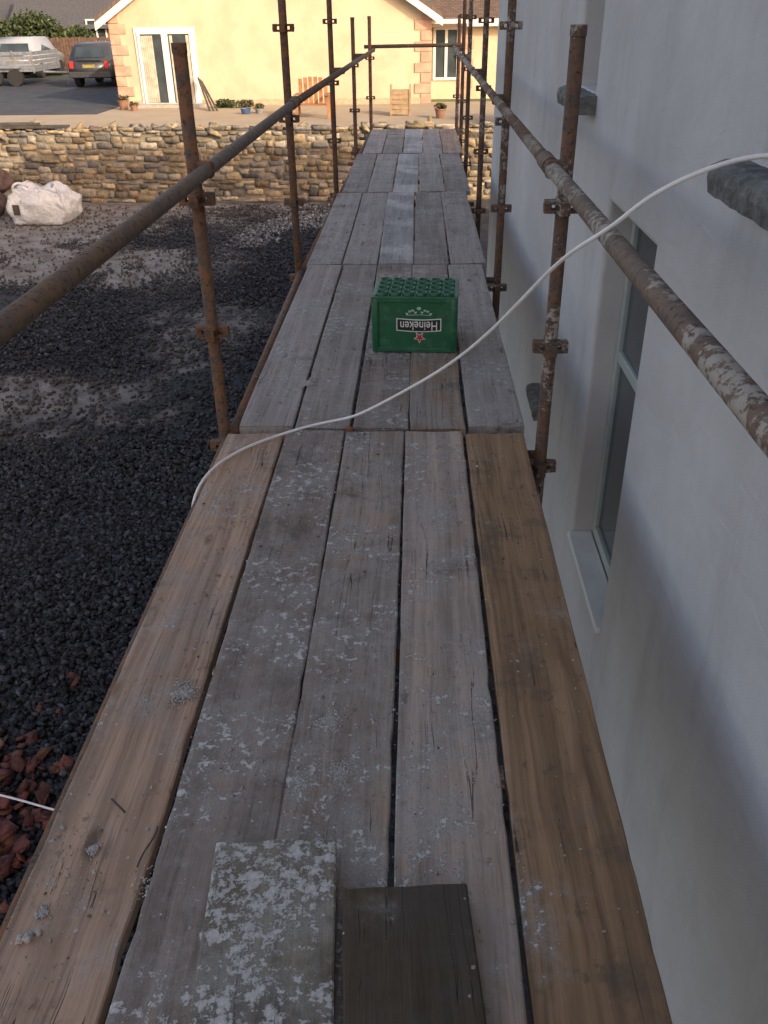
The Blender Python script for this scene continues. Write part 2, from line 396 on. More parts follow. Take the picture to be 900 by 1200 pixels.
shb=wm('board_short_brown',(.31,.22,.15),.35,.5,.28)
bays=[(-1.4,3.165,-.775,.445,[tan,gry,gr2,pnk,brn]),
      (3.215,5.82,-.74,.45,[cool,cool2,gry,gr2,cool]),
      (5.86,8.46,-.755,.47,[cool,cool,wetm,cool2,cool]),
      (8.50,10.95,-.72,.51,[cool2,cool,wetm,cool,cool2]),
      (10.99,13.35,-.66,.55,[cool,cool2,wetm,cool,tan])]
for bi,(y0,y1,x0,x1,ms) in enumerate(bays):
    pit=(x1-x0)/5
    for i in range(5):
        g=random.uniform(.003,.006)
        ya=y0+random.uniform(-.012,.012); yb=y1+random.uniform(-.012,.012)
        if bi==1 and i==3:
            board('board',x0+i*pit+g,x0+(i+1)*pit-g,3.2,4.2,DZ+.002,shb,deck)
            board('board',x0+i*pit+g,x0+(i+1)*pit-g,4.215,yb,DZ,gr2,deck); continue
        board('board',x0+i*pit+g,x0+(i+1)*pit-g,ya,yb,DZ+random.uniform(-.004,.003),ms[i],deck)
dk1=wm('board_dirty_grey',(.20,.165,.105),.6,1.25,.55,greycol=(.26,.24,.19),crust=1.0)
dk2=wm('board_dark_damp',(.085,.062,.040),.4,.15,.9,greycol=(.10,.085,.062))
def loose(ex_,ey_,w,L,ang,z,mat):
    b=board('scaffold_board',-w/2,w/2,-L/2,L/2,z,mat); a=math.radians(ang)
    b.location=(ex_+math.sin(a)*L/2,ey_-math.cos(a)*L/2,z); b.rotation_euler.z=a
loose(-.279,1.138,.242,1.7,4.3,DZ+.046,dk1); loose(-.010,1.045,.238,1.6,3.8,DZ+.045,dk2)

# debris crumbs on the deck
n=3200; X=rng.uniform(-.76,.44,n); Y=1.0+rng.random(n)**1.3*6.5
cl=[(-.50,2.35,.09),(-.45,2.1,.10),(-.62,2.6,.07),(-.40,1.4,.06),(-.15,1.6,.08),(-.42,2.75,.10),(-.70,1.05,.05),(-.25,2.9,.1)]
for i in range(0,1800): 
    cx,cy,s=cl[i%len(cl)]; X[i]=cx+rng.normal(0,s); Y[i]=cy+rng.normal(0,s*2.2)
X=np.clip(X,-.765,.43)
g=rng.uniform(.30,.55,n); colr=np.stack([g,g*.96,g*.90],-1); k=rng.random(n)<.15; colr[k]*=.4
sc=rng.uniform(.0014,.0036,n)*rng.choice([1,1,1,1,1,1,2.3],n)
P=[np.stack([X,Y,DZ+.001+sc*.2],-1)]; SC=[sc]; CO=[colr]
for (x,y,r,z) in [(-.452,1.07,.050,DZ),(-.50,1.06,.03,DZ),(-.659,1.145,.010,DZ),(-.71,1.0,.009,DZ),(-.442,2.206,.035,DZ),(-.163,1.363,.040,DZ),(-.25,1.33,.030,DZ),(-.20,1.52,.035,DZ),(-.584,1.615,.030,DZ),(-.38,2.6,.03,DZ),(-.43,2.45,.03,DZ),(-.38,3.0,.035,DZ),(-.5,3.7,.04,DZ),(-.6,5.0,.04,DZ),(-.1,2.9,.03,DZ),(.1,2.5,.02,DZ)]:
    k=int(200+r*26000); a=rng.uniform(0,2*math.pi,k); q=r*np.abs(rng.normal(0,.55,k))*(1+.35*np.sin(a*3+x*40)+.2*np.sin(a*7+y*30))
    s=rng.uniform(.0014,.0046,k)
    P.append(np.stack([x+q*np.cos(a),y+1.3*q*np.sin(a),np.full(k,z)+s*.05],-1)); SC.append(s)
    g=rng.uniform(.46,.62,k); CO.append(np.stack([g,g*.97,g*.91],-1))
V,F,C=rocks(np.concatenate(P),np.concatenate(SC),np.concatenate(CO),.35)
mesh_np('plaster_debris',V,F,M_debris,C)
V,F,C=rocks(np.array([[-.715,.945,DZ+.009],[-.70,.955,DZ+.006],[-.73,.94,DZ+.006]]),np.array([.020,.013,.012]),np.array([[.48,.46,.43]]*3),.8); mesh_np('mortar_lump',V,F,M_debris,C)
curve_obj('twig',[(-.66,1.27,DZ+.006),(-.64,1.25,DZ+.012),(-.62,1.235,DZ+.006)],.0025,M_dk)
curve_obj('twig',[(-.555,1.10,DZ+.006),(-.55,1.14,DZ+.018),(-.535,1.17,DZ+.004),(-.54,1.20,DZ+.006)],.002,M_dk)
V,F,C=rocks(np.array([[-.27,3.19,DZ+.006]]),np.array([.03]),np.array([[.32,.12,.06]]),.5); mesh_np('tile_fragment',V,F,M_tilesh,C)

# ------------------------------------------------------------------ scaffold
sc_=empty('scaffold',(0,5,0))
def standard(x,y,top,mat,fz):
    bm=bmesh.new(); add_cyl(bm,(x,y,0.02),(x,y,top),.0242,18)
    add_cyl(bm,(x,y,top-.03),(x,y,top+.001),.0262,18)
    add_box(bm,(x-.075,y-.075,.005),(x+.075,y+.075,.02))
    for z in fz:
        if z>top-.05: continue
        for (dx,dy) in((1,0),(-1,0),(0,1),(0,-1)):
            for zz in(-.015,.015):
                v=[]
                for (a,b) in((.02,-.024),(.064,-.017),(.064,.017),(.02,.024)):
                    v.append((x+dx*a-dy*b,y+dy*a+dx*b))
                lo=[bm.verts.new((p[0],p[1],z+zz-.006)) for p in v]; hi=[bm.verts.new((p[0],p[1],z+zz+.006)) for p in v]
                bm.faces.new(lo[::-1]); bm.faces.new(hi)
                for i in range(4): bm.faces.new((lo[i],lo[(i+1)%4],hi[(i+1)%4],hi[i]))
            c=[(.040,-.0165),(.065,-.0165),(.065,.0165),(.040,.0165)]
            pts=[(x+dx*a-dy*b,y+dy*a+dx*b) for a,b in c]
            lo=[bm.verts.new((p[0],p[1],z-.0095)) for p in pts]; hi=[bm.verts.new((p[0],p[1],z+.0095)) for p in pts]
            bm.faces.new(lo[::-1]); bm.faces.new(hi)
            for i in range(4): bm.faces.new((lo[i],lo[(i+1)%4],hi[(i+1)%4],hi[i]))
    bmesh.ops.recalc_face_normals(bm,faces=bm.faces)
    o=bm_obj('standard',bm,mat,sc_)
    for p in o.data.polygons:
        if abs(p.normal.z)<.1 and len(p.vertices)==4 and p.area>.01: p.use_smooth=True
    return o
def tube(name,p0,p1,mat,r=.0242,parent=None):
    bm=bmesh.new(); add_cyl(bm,p0,p1,r,20); o=bm_obj(name,bm,mat,parent or sc_)
    for p in o.data.polygons:
        if len(p.vertices)==4: p.use_smooth=True
    return o
FZ=[.3,.8,1.3,1.8,2.3,2.8,3.3,3.8,4.3,4.8]
Ls=[(-.83,-.6,3.4),(-.805,3.25,3.30),(-.81,5.88,5.6),(-.80,8.9,5.6),(-.785,11.75,3.31),(-.67,13.5,3.31)]
Rs=[(.53,-.6,3.4),(.50,3.07,3.34),(.53,5.62,5.6),(.56,8.1,5.6),(.575,10.8,5.6),(.60,12.8,5.6),(.57,13.6,3.31)]
for x,y,t in Ls: standard(x,y,t,M_rust,FZ)
for x,y,t in Rs: standard(x,y,t,M_rustR,FZ)
tube('guard_rail',(-.757,-.6,2.895),(-.757,5.7,2.90),M_rail); tube('guard_rail',(-.757,5.7,2.90),(-.62,13.6,2.90),M_rail)
tube('guard_rail',(.455,-.6,2.92),(.455,3.2,2.92),M_railR); tube('guard_rail',(.455,3.2,2.92),(.50,13.6,2.92),M_railR)
tube('guard_rail',(-.75,13.52,2.94),(.66,13.52,2.95),M_rail)
def collar(p0,p1,r,mat):
    bm=bmesh.new(); add_cyl(bm,p0,p1,r,20); bm_obj('coupler',bm,mat,sc_)
collar((-.757,5.62,2.90),(-.757,5.78,2.90),.030,M_rail); collar((.4555,3.12,2.92),(.456,3.28,2.92),.030,M_railR)
for x,y,t in Ls[1:]:
    xr=-.757 if y<6 else -.757+(y-5.7)/(7.9)*.137
    box('coupler',(min(x,xr)-.015,y-.026,2.872),(max(x,xr)+.024,y+.026,2.928),M_rust,sc_,.01)
for x,y,t in Rs[1:6]:
    xr=.455 if y<3.3 else .455+(y-3.2)/10.4*.045
    box('coupler',(xr-.024,y-.026,2.892),(x+.015,y+.026,2.948),M_rustR,sc_,.01)
tube('ledger',(-.784,-.6,1.845),(-.784,3.2,1.845),M_rust,.022); tube('ledger',(-.775,3.2,1.838),(-.79,5.88,1.838),M_rust); tube('ledger',(-.78,5.88,1.838),(-.68,13.5,1.838),M_rust)
tube('ledger',(.37,-.6,1.835),(.37,5.62,1.835),M_rust); tube('ledger',(.38,5.62,1.835),(.45,13.5,1.835),M_rust)
for y in(-.6,1.9,4.5,7.1,9.7,12.2):
    tube('transom',(-.80,y,1.786),(.42,y,1.786),M_rust,.022)
for y in(3.19,5.84,8.48,10.97,13.3):
    tube('transom',(-.83,y,1.786),(.54,y,1.786),M_rust,.022)
tube('brace',(-.80,3.3,.25),(-.80,5.85,1.7),M_rust)

# ------------------------------------------------------------------ adjoining house
hs=empty('rendered_house',(4,2,0))
XW=.80; TH=.16
ops=[(2.94,3.75,1.06,2.69,'low'),(1.05,2.14,3.07,4.35,'up'),(4.30,4.82,3.05,4.35,'up'),(-1.2,.4,1.06,2.6,'low')]
ycut=sorted({-7,9.85}|{o[0] for o in ops}|{o[1] for o in ops}); zcut=sorted({-.1,6.2}|{o[2] for o in ops}|{o[3] for o in ops})
bm=bmesh.new(); vd={}
def gv(y,z):
    if (y,z) not in vd: vd[(y,z)]=bm.verts.new((XW,y,z))
    return vd[(y,z)]
for a,b in zip(ycut,ycut[1:]):
    for c0,d in zip(zcut,zcut[1:]):
        if any(o[0]<=a and b<=o[1] and o[2]<=c0 and d<=o[3] for o in ops): continue
        bm.faces.new((gv(a,c0),gv(a,d),gv(b,d),gv(b,c0)))
r=bmesh.ops.extrude_face_region(bm,geom=bm.faces[:])
for v in [g for g in r['geom'] if isinstance(g,bmesh.types.BMVert)]: v.co.x+=TH
bmesh.ops.recalc_face_normals(bm,faces=bm.faces)
wo=bm_obj('wall_side',bm,M_render,hs)
md=wo.modifiers.new('b','BEVEL'); md.width=.022; md.segments=4; md.limit_method='ANGLE'; md.angle_limit=math.radians(40)
box('wall_far',(XW+TH,9.69,-.1),(9,9.849,6.2),M_render,hs); box('wall_back',(XW+TH,-7,-.1),(9,-6.85,6.2),M_render,hs); box('wall_right',(8.85,-6.85,-.1),(9,9.68,6.2),M_render,hs)
bm=bmesh.new(); e=[(.5,-7.3,6.2),(9.3,-7.3,6.2),(9.3,10.15,6.2),(.5,10.15,6.2)]; rd=[(4.9,-2.9,7.7),(4.9,5.75,7.7)]  # unseen hip roof, low pitch and eave height shaped to set the shadow edge
ev=[bm.verts.new(p) for p in e]; rv=[bm.verts.new(p) for p in rd]
for f in((ev[0],ev[1],rv[0]),(ev[1],ev[2],rv[1],rv[0]),(ev[2],ev[3],rv[1]),(ev[3],ev[0],rv[0],rv[1]),(ev[3],ev[2],ev[1],ev[0])): bm.faces.new(f)
bm_obj('roof',bm,M_slate,hs)
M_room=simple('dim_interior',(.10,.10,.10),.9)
for i,(y0,y1,z0,z1,k) in enumerate(ops):
    xf=XW+TH-.055
    fw=.055
    for lo,hi in(((xf,y0+.001,z0+.02),(xf+.05,y0+fw,z1-.001)),((xf,y1-fw,z0+.02),(xf+.05,y1-.001,z1-.001)),((xf,y0+fw,z0+.02),(xf+.05,y1-fw,z0+.02+fw)),((xf,y0+fw,z1-fw),(xf+.05,y1-fw,z1-.001))):
        box('window_frame',lo,hi,M_upvc,hs,.006)
    box('window_mullion',(xf+.004,y0+fw,z0+.58*(z1-z0)),(xf+.046,y1-fw,z0+.58*(z1-z0)+.05),M_upvc,hs,.005)
    box('window_glass',(xf+.02,y0+.03,z0+.03),(xf+.03,y1-.03,z1-.03),M_glass,hs)
    if k=='low':
        box('window_board',(XW-.018,y0+.004,z0-.012),(xf-.002,y1-.004,z0+.018),M_white,hs,.005)
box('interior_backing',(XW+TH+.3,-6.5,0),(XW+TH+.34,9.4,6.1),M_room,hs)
def sill(y0,y1,z1,x0=.715,h=.078,x1=.93):
    bm=bmesh.new(); ny=int((y1-y0)/.02);prof=[(x1,0),(x0+.03,0),(x0,-.012),(x0-.003,-h*.5),(x0+.004,-h),(x1,-h)]
    rows=[]
    for j in range(ny+1):
        y=y0+(y1-y0)*j/ny
        row=[]
        for i,(x,z) in enumerate(prof):
            a=.008 if 1<=i<=4 else .001
            row.append(bm.verts.new((x+a*noise.noise(Vector((y*22,z*40,i))),y+.004*noise.noise(Vector((x*30,z*30,j*.9))),z1+z+.004*noise.noise(Vector((y*18,x*20,9+i))))))
        rows.append(row)
    for j in range(ny):
        for i in range(len(prof)): 
            k=(i+1)%len(prof); bm.faces.new((rows[j][i],rows[j][k],rows[j+1][k],rows[j+1][i]))
    bm.faces.new(rows[0][::-1]); bm.faces.new(rows[-1]); bmesh.ops.recalc_face_normals(bm,faces=bm.faces)
    bm_obj('stone_sill',bm,M_sill,hs)
sill(1.0,2.25,3.065); sill(4.24,4.88,3.045); sill(4.78,5.19,1.30,x1=.81)

# ------------------------------------------------------------------ cable
cab=simple('white_cable_pvc',(.82,.81,.78),.45,.06,20)
pts=[(1.02,1.6,3.085),(.93,1.7,3.10),(.80,1.84,3.12),(.71,1.9,3.13),(.60,1.94,3.09),(.50,1.97,3.03),(.455,2.03,2.958),(.40,2.13,2.89),(.356,2.25,2.81),(.28,2.45,2.63),(.2,2.65,2.46),(.09,2.80,2.31),(-.025,2.95,2.18),(-.16,3.1,2.04),(-.26,3.2,1.95),(-.33,3.23,1.925),(-.45,3.19,1.914),(-.55,3.12,1.909),(-.66,3.02,1.909),(-.74,2.89,1.909),(-.775,2.78,1.908),(-.80,2.68,1.885),(-.815,2.62,1.8),(-.80,2.6,1.5),(-.80,2.6,.8),(-.95,2.65,.1),(-1.2,2.7,.04),(-1.7,2.75,.06),(-2.0,2.82,.13),(-2.3,2.85,.12),(-2.7,2.9,.05)]
curve_obj('white_cable',pts,.0054,cab)

# ------------------------------------------------------------------ beer crate
cr=empty('beer_crate',(0,4.27,DZ))
CW,CD,CH=.42,.335,.285
m=N('green_plastic'); c=m.coord(); nn=m.noise(c,18,4,.6)
dust=m.ramp(m.noise(c,9,6,.7),.5,.72)
col=m.mix(nn,(.006,.085,.036),(.012,.135,.06)); col=m.mix(m.math('MULTIPLY',dust,.35),col,(.17,.24,.18))
M_crate=m.out(col,.45,m.bump(m.noise(c,90,3),.15,.002),spec=.5)
x0,x1=-CW/2,CW/2; y0=4.10; y1=y0+CD; t=.012
def cbox(n,lo,hi,b=.003): return box(n,lo,hi,M_crate,cr,b)
zb=DZ+.004
cbox('front_panel',(x0+.008,y0+.006,zb),(x1-.008,y0+.006+t,zb+CH-.01))
cbox('back_panel',(x0+.008,y1-.006-t,zb),(x1-.008,y1-.006,zb+CH-.01))
for sx,xa,xb in((-1,x0+.006,x0+.006+t),(1,x1-.006-t,x1-.006)):
    cbox('side_panel',(xa,y0+.019,zb),(xb,y1-.019,zb+.05)); cbox('side_panel',(xa,y0+.019,zb+.10),(xb,y1-.019,zb+CH-.01))
    cbox('side_panel',(xa,y0+.019,zb+.05),(xb,y0+.105,zb+.10),0); cbox('side_panel',(xa,y1-.105,zb+.05),(xb,y1-.019,zb+.10),0)
for z0,z1 in((zb,zb+.022),(zb+CH-.034,zb+CH-.006)):
    cbox('band',(x0,y0,z0),(x1,y0+.018,z1)); cbox('band',(x0,y1-.018,z0),(x1,y1,z1))
    cbox('band',(x0-.001,y0+.018,z0),(x0+.017,y1-.018,z1)); cbox('band',(x1-.017,y0+.018,z0),(x1+.001,y1-.018,z1))
for xx in(x0+.018,x1-.018):
    for yy in(y0+.018,y1-.018):
        bm=bmesh.new(); add_box(bm,(xx-.0195,yy-.0195,zb+.001),(xx+.0195,yy+.0195,zb+CH-.007),.012); bm_obj('corner_post',bm,M_crate,cr,True)
nx,ny=6,4; ztop=zb+CH; px=(CW-.03)/nx; py=(CD-.03)/ny
bm=bmesh.new()
for i in range(nx+1):
    xx=x0+.015+i*px; add_box(bm,(xx-.003,y0+.015,ztop-.075),(xx+.003,y1-.015,ztop-.004))
for j in range(ny+1):
    yy=y0+.015+j*py; add_box(bm,(x0+.012,yy-.003,ztop-.074),(x1-.012,yy+.003,ztop-.006))
bm_obj('cell_lattice',bm,M_crate,cr)
bm=bmesh.new()
def ring(bm,cx,cy,za,zc,ro,ri,seg=20):
    L=[]
    for (r_,z_) in((ro,za),(ro,zc-.002),(ro-.002,zc),(ri+.002,zc),(ri,zc-.002),(ri,za)):
        L.append([bm.verts.new((cx+r_*math.cos(k/seg*2*math.pi),cy+r_*math.sin(k/seg*2*math.pi),z_)) for k in range(seg)])
    for a in range(5):
        for k in range(seg): bm.faces.new((L[a][k],L[a][(k+1)%seg],L[a+1][(k+1)%seg],L[a+1][k]))
for i in range(nx):
    for j in range(ny):
        ring(bm,x0+.015+(i+.5)*px,y0+.015+(j+.5)*py,ztop-.05,ztop+.006,.0305,.0225)
        if i<nx-1 and j<ny-1: ring(bm,x0+.015+(i+1)*px,y0+.015+(j+1)*py,ztop-.03,ztop+.003,.0125,.008,12)
bmesh.ops.recalc_face_normals(bm,faces=bm.faces)
bm_obj('cell_rings',bm,M_crate,cr,True)
M_deep=simple('green_plastic_shaded',(.004,.03,.014),.6)  # darkened copy of the crate green, shade inside the cells put into colour
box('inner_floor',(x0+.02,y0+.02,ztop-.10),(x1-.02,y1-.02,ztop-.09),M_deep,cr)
M_blk=simple('label_black',(.012,.02,.015),.4); M_wt=simple('label_white',(.78,.8,.78),.45); M_red=simple('label_red',(.55,.03,.02),.45); M_lg=simple('label_pale_green',(.42,.58,.46),.5)
yl=y0+.006
def flat(name,pts,z,y,mat):
    bm=bmesh.new(); f=bm.faces.new([bm.verts.new((p[0],y,p[1])) for p in pts]); 
    r=bmesh.ops.extrude_face_region(bm,geom=[f]); 
    for v in [g for g in r['geom'] if isinstance(g,bmesh.types.BMVert)]: v.co.y+=.0012
    bmesh.ops.recalc_face_normals(bm,faces=bm.faces)
    return bm_obj(name,bm,mat,cr)
def rr(cx,cz,w,h,bulge=.006):
    L=[]
    for k in range(13): L.append((cx-w/2+w*k/12,cz-h/2-bulge*math.sin(k/12*math.pi)))
    for k in range(13): L.append((cx+w/2-w*k/12,cz+h/2-bulge*math.sin(k/12*math.pi)))
    return L
lx=.022; lz=DZ+.145
flat('label_border',rr(lx,lz,.222,.064),0,yl-.0016,M_wt); flat('label_panel',rr(lx,lz,.212,.054),0,yl-.0030,M_blk)
tx=bpy.data.curves.new('label_text','FONT'); tx.body='Heineken'; tx.size=.055; tx.space_character=1.03; tx.align_x='CENTER'; tx.align_y='CENTER'; tx.extrude=.0005; tx.offset=.0003; tx.materials.append(M_wt)
to=bpy.data.objects.new('label_text',tx); link(to); to.location=(lx,yl-.0046,lz-.003); to.scale=(.86,1.15,1); to.rotation_euler=(math.radians(90),math.radians(180),0); par(to,cr)
def star(cx,cz,R_,r_,rot=math.pi): 
    return [(cx+(R_ if k%2==0 else r_)*math.sin(rot+k*math.pi/5),cz+(R_ if k%2==0 else r_)*math.cos(rot+k*math.pi/5)) for k in range(10)]
flat('star_outline',star(lx+.004,DZ+.080,.031,.0135),0,yl-.0016,M_wt); flat('star',star(lx+.004,DZ+.080,.025,.0100),0,yl-.0030,M_red)
bm=bmesh.new()
for s in(-1,1):
    for k in range(4):
        cx=lx+s*(.016+.014*k); cz=DZ+.207+.010*math.sin(k*1.3); 
        v=[bm.verts.new((cx+.0075*math.cos(a/10*2*math.pi),yl-.0012,cz+.0055*math.sin(a/10*2*math.pi)+.003*math.cos(a*1.3))) for a in range(10)]
        bm.faces.new(v)
    v=[bm.verts.new(p) for p in((lx+s*.002,yl-.0012,DZ+.193),(lx+s*.06,yl-.0012,DZ+.190),(lx+s*.06,yl-.0012,DZ+.193),(lx+s*.002,yl-.0012,DZ+.196))]; bm.faces.new(v)
v=[bm.verts.new((lx+.011*math.cos(a/12*2*math.pi),yl-.0012,DZ+.226+.008*math.sin(a/12*2*math.pi))) for a in range(12)]; bm.faces.new(v)
bmesh.ops.recalc_face_normals(bm,faces=bm.faces); bm_obj('label_hops',bm,M_lg,cr)
cr.rotation_euler.z=math.radians(-3)

# ------------------------------------------------------------------ cream house beyond
ch=empty('cream_house',(-4.7,31,.7)); G=.7
xl,xr,ap=-9.85,.42,-4.72; ze=3.25; za=ze+(ap-xl)*.62
poly_prism('gable_wall',[(xl,G-.2),(xr,G-.2),(xr,ze),(ap,za),(xl,ze)],1,31.0,31.3,M_cream,ch)
box('side_wall',(xl+.01,31.3,G-.2),(xl+.3,43,ze),M_cream,ch); box('side_wall',(xr-.3,31.3,G-.2),(xr-.01,43,ze),M_cream,ch)
for s,xe in((-1,xl),(1,xr)):
    x_o=xe+s*.35; z_o=ze-.35*.62
    poly_prism('roof_slope',[(x_o,z_o+.06),(ap,za+.06),(ap,za+.24),(x_o,z_o+.24)],1,30.72,43.3,M_roof,ch)
    poly_prism('bargeboard',[(x_o,z_o-.12),(ap,za-.12),(ap,za+.10),(x_o,z_o+.10)],1,30.66,30.715,M_white2,ch)
    z=G; k=0
    while z<ze-.12:
        w=.52 if k%2 else .32; a,b=(xe-.02,xe+w) if s<0 else (xe-w,xe+.02)
        box('quoin',(a,30.965,z+.01),(b,31.25,z+.29),M_peach,ch,.008); z+=.30; k+=1
box('plinth',(xl+.02,30.975,G-.1),(xr-.02,31.05,G+.18),simple('plinth_render',(.38,.30,.20),.9),ch)
def window(x0,x1,z0,z1,y,parent,nm=2,door=False):
    box('window_pane',(x0+.05,y-.015,z0+.05),(x1-.05,y-.005,z1-.05),M_glass,parent)
    f=.085
    for lo,hi in(((x0,y-.05,z0),(x0+f,y-.012,z1)),((x1-f,y-.05,z0),(x1,y-.012,z1)),((x0+f,y-.05,z0),(x1-f,y-.012,z0+f)),((x0+f,y-.05,z1-f),(x1-f,y-.012,z1))): box('window_frame',lo,hi,M_white2,parent)
    for i in range(1,nm):
        xm=x0+(x1-x0)*i/nm; ww=.10 if door else .045
        box('window_mullion',(xm-ww,y-.055,z0+f),(xm+ww,y-.012,z1-f),M_white2,parent)
box('door_surround',(-9.08,30.96,G),(-7.12,30.997,2.98),M_white2,ch)
window(-8.98,-7.22,G+.02,2.88,30.96,ch,2,True)
M_cur=simple('curtain',(.42,.38,.30),.9,.2,6)
for i in range(9): 
    xx=-8.88+i*.065
    if xx<-8.5: box('curtain_fold',(xx,30.932,G+.12),(xx+.055,30.944,2.75),M_cur,ch)
box('curtain_fold',(-7.95,30.932,G+.12),(-7.86,30.944,2.75),M_cur,ch); box('curtain_fold',(-7.42,30.932,G+.12),(-7.33,30.944,2.75),M_cur,ch)
box('door_step',(-9.3,30.4,G-.02),(-6.9,30.955,G+.09),simple('concrete',(.33,.30,.26),.9),ch,.01)
box('wing_wall',(.43,33,G-.2),(5,33.3,3.0),M_cream,ch)
for z in np.arange(G,2.9,.3): box('quoin',(1.45,32.965,z+.01),(1.9 if int(z*10/3)%2 else 1.75,33.1,z+.28),M_peach,ch)
window(.52,1.40,1.25,2.85,32.99,ch,2)
poly_prism('wing_roof',[(32.6,2.92),(32.6,3.06),(37,5.6),(37,5.4)],0,.43,6,M_roof,ch)
box('wing_fascia',(.43,32.54,2.86),(6,32.595,3.08),M_white2,ch)
box('bay_roof',(.43,32.2,2.86),(1.6,32.53,2.95),M_roof,ch)

# ------------------------------------------------------------------ garden things in front of it
M_or=simple('orange_timber',(.27,.13,.06),.75,.25,6)
chair=empty('garden_chair',(-3.0,27.1,G))
for i in range(6): 
    box('back_slat',(-3.43+i*.145,27.30,G+.32),(-3.43+i*.145+.11,27.33,G+1.0+.05*math.sin(i/5*math.pi)),M_or,chair,.004)
for i in range(5): box('seat_slat',(-3.43,26.75+i*.11,G+.33),(-2.6,26.75+i*.11+.09,G+.355),M_or,chair,.004)
for x in(-3.48,-2.58):
    for y in(26.72,27.28): box('leg',(x,y,G),(x+.07,y+.07,G+.6),M_or,chair,.004)
    box('armrest',(x-.03,26.65,G+.602),(x+.10,27.40,G+.63),M_or,chair,.004)
M_terra=simple('terracotta',(.22,.12,.08),.8,.15)
def leafmass(cx,cy,cz,rx,ry,rz,n,size,cols,name,parent=None):
    p=rng.normal(size=(n,3)); p/=np.linalg.norm(p,axis=1)[:,None]; p*=rng.random((n,1))**.4
    cl=rng.normal(size=(12,3)); cl/=np.linalg.norm(cl,axis=1)[:,None]; k=rng.integers(0,12,n)
    p=p*.55+cl[k]*.55
    P=p*np.array([rx,ry,rz])+np.array([cx,cy,cz])
    a=rng.normal(size=(n,3)); a/=np.linalg.norm(a,axis=1)[:,None]; b=np.cross(a,rng.normal(size=(n,3))); b/=np.linalg.norm(b,axis=1)[:,None]
    s=size*rng.uniform(.6,1.4,(n,1))
    V=np.stack([P-a*s,P+b*s*.5,P+a*s,P-b*s*.5],1).reshape(-1,3); F=np.arange(4*n).reshape(n,4)
    c=np.array(cols)[rng.integers(0,len(cols),n)]*rng.uniform(.6,1.3,(n,1))*(.65+.5*rng.random(12))[k][:,None]
    return mesh_np(name,V,F,M_leaf,np.repeat(c,4,0),parent)
GR=[(.05,.08,.028),(.038,.062,.022),(.075,.095,.032)]
def potted(x,y,h,r,pc,name='potted_plant',tall=1.0):
    e_=empty(name,(x,y,G)); bm=bmesh.new(); add_cyl(bm,(x,y,G),(x,y,G+h),r*.7,18,r); add_cyl(bm,(x,y,G+h-.03),(x,y,G+h),r*1.08,18); bm_obj('pot',bm,pc,e_)
    leafmass(x,y,G+h+r*.3,r*1.2,r*1.2,r*.7*tall,200,.04,GR+[(.2,.08,.06)],'foliage',e_)
potted(-9.45,30.0,.28,.18,M_terra); potted(-9.0,29.6,.16,.13,M_terra); potted(-4.8,28.4,.14,.14,simple('grey_pot',(.2,.2,.21),.6)); potted(.65,26.6,.25,.16,M_terra)
tb=empty('plastic_tub',(-5.75,28.3,G)); bm=bmesh.new(); add_cyl(bm,(-5.2,28.3,G),(-5.2,28.3,G+.15),.12,20,.16,caps=False); add_cyl(bm,(-5.2,28.3,G+.001),(-5.2,28.3,G+.02),.115,20); bm_obj('tub_body',bm,simple('blue_plastic',(.04,.08,.18),.5),tb)
lt=empty('leaning_timber',(-6.8,29.6,G))
for i in range(3): 
    bm=bmesh.new(); add_cyl(bm,(-7.1+i*.05,30.7,G+.85-i*.05),(-6.5+i*.12,29.2,G+.02),.03,6); bm_obj('timber',bm,M_dk,lt)
leafmass(-6.2,30.2,G+.10,.45,.3,.16,400,.05,GR,'garden_plant'); leafmass(-5.6,30.3,G+.10,.35,.25,.14,300,.05,GR+[(.2,.08,.08)],'garden_plant')
pl=empty('timber_planter',(-.5,27.5,G)); M_ply=simple('pale_timber',(.28,.20,.12),.8,.2,8)
for i in range(5): box('slat',(-.76,27.3,G+.04+i*.13),(-.22,27.33,G+.15+i*.13),M_ply,pl,.004); box('slat',(-.76,27.7,G+.04+i*.13),(-.22,27.73,G+.15+i*.13),M_ply,pl,.004)
for x in(-.80,-.25):
    for y in(27.28,27.68): box('post',(x,y,G),(x+.06,y+.06,G+.8),M_ply,pl,.004)
M_rub=simple('rubber',(.02,.02,.02),.8)

# ------------------------------------------------------------------ bulk bag etc.
bag=empty('builders_bulk_bag',(-7.0,16.5,0))
bm=bmesh.new(); bmesh.ops.create_cube(bm,size=1); bmesh.ops.subdivide_edges(bm,edges=bm.edges[:],cuts=14,use_grid_fill=True)
for v in bm.verts:
    x,y,z=v.co; bul=1+.16*math.cos(z*math.pi)-(.12 if z>.3 else 0)
    nz=noise.noise(Vector((x*3,y*3,z*3)))
    f=noise.noise(Vector((x*8+4,y*8,z*5)))
    top=.62+.16*noise.noise(Vector((x*2.2+1,y*2.2,7)))-.25*max(0,x)*1.0
    if z>.45: top-=.12*(1-max(abs(x),abs(y))*2)
    v.co=Vector((x*.98*bul+.05*nz+.02*f,y*.9*bul+.05*nz+.02*f,(z+.5)*top*1.0+.03*f*(z+.5)+.03*nz*(z>.2)))
    r_=math.hypot(x,y); 
    if r_>.58: v.co.x*=.93; v.co.y*=.93
    v.co+=Vector((-7.0,16.6,.01))
m=N('woven_polypropylene'); c=m.coord(); M_bag=m.out(m.mix(m.ramp(m.noise(c,3,4),.3,.7),(.56,.56,.56),(.72,.72,.70)),.7,m.bump(m.noise(c,9,4,.6,1.0),.9,.05))
bm_obj('bag_body',bm,M_bag,bag,True)
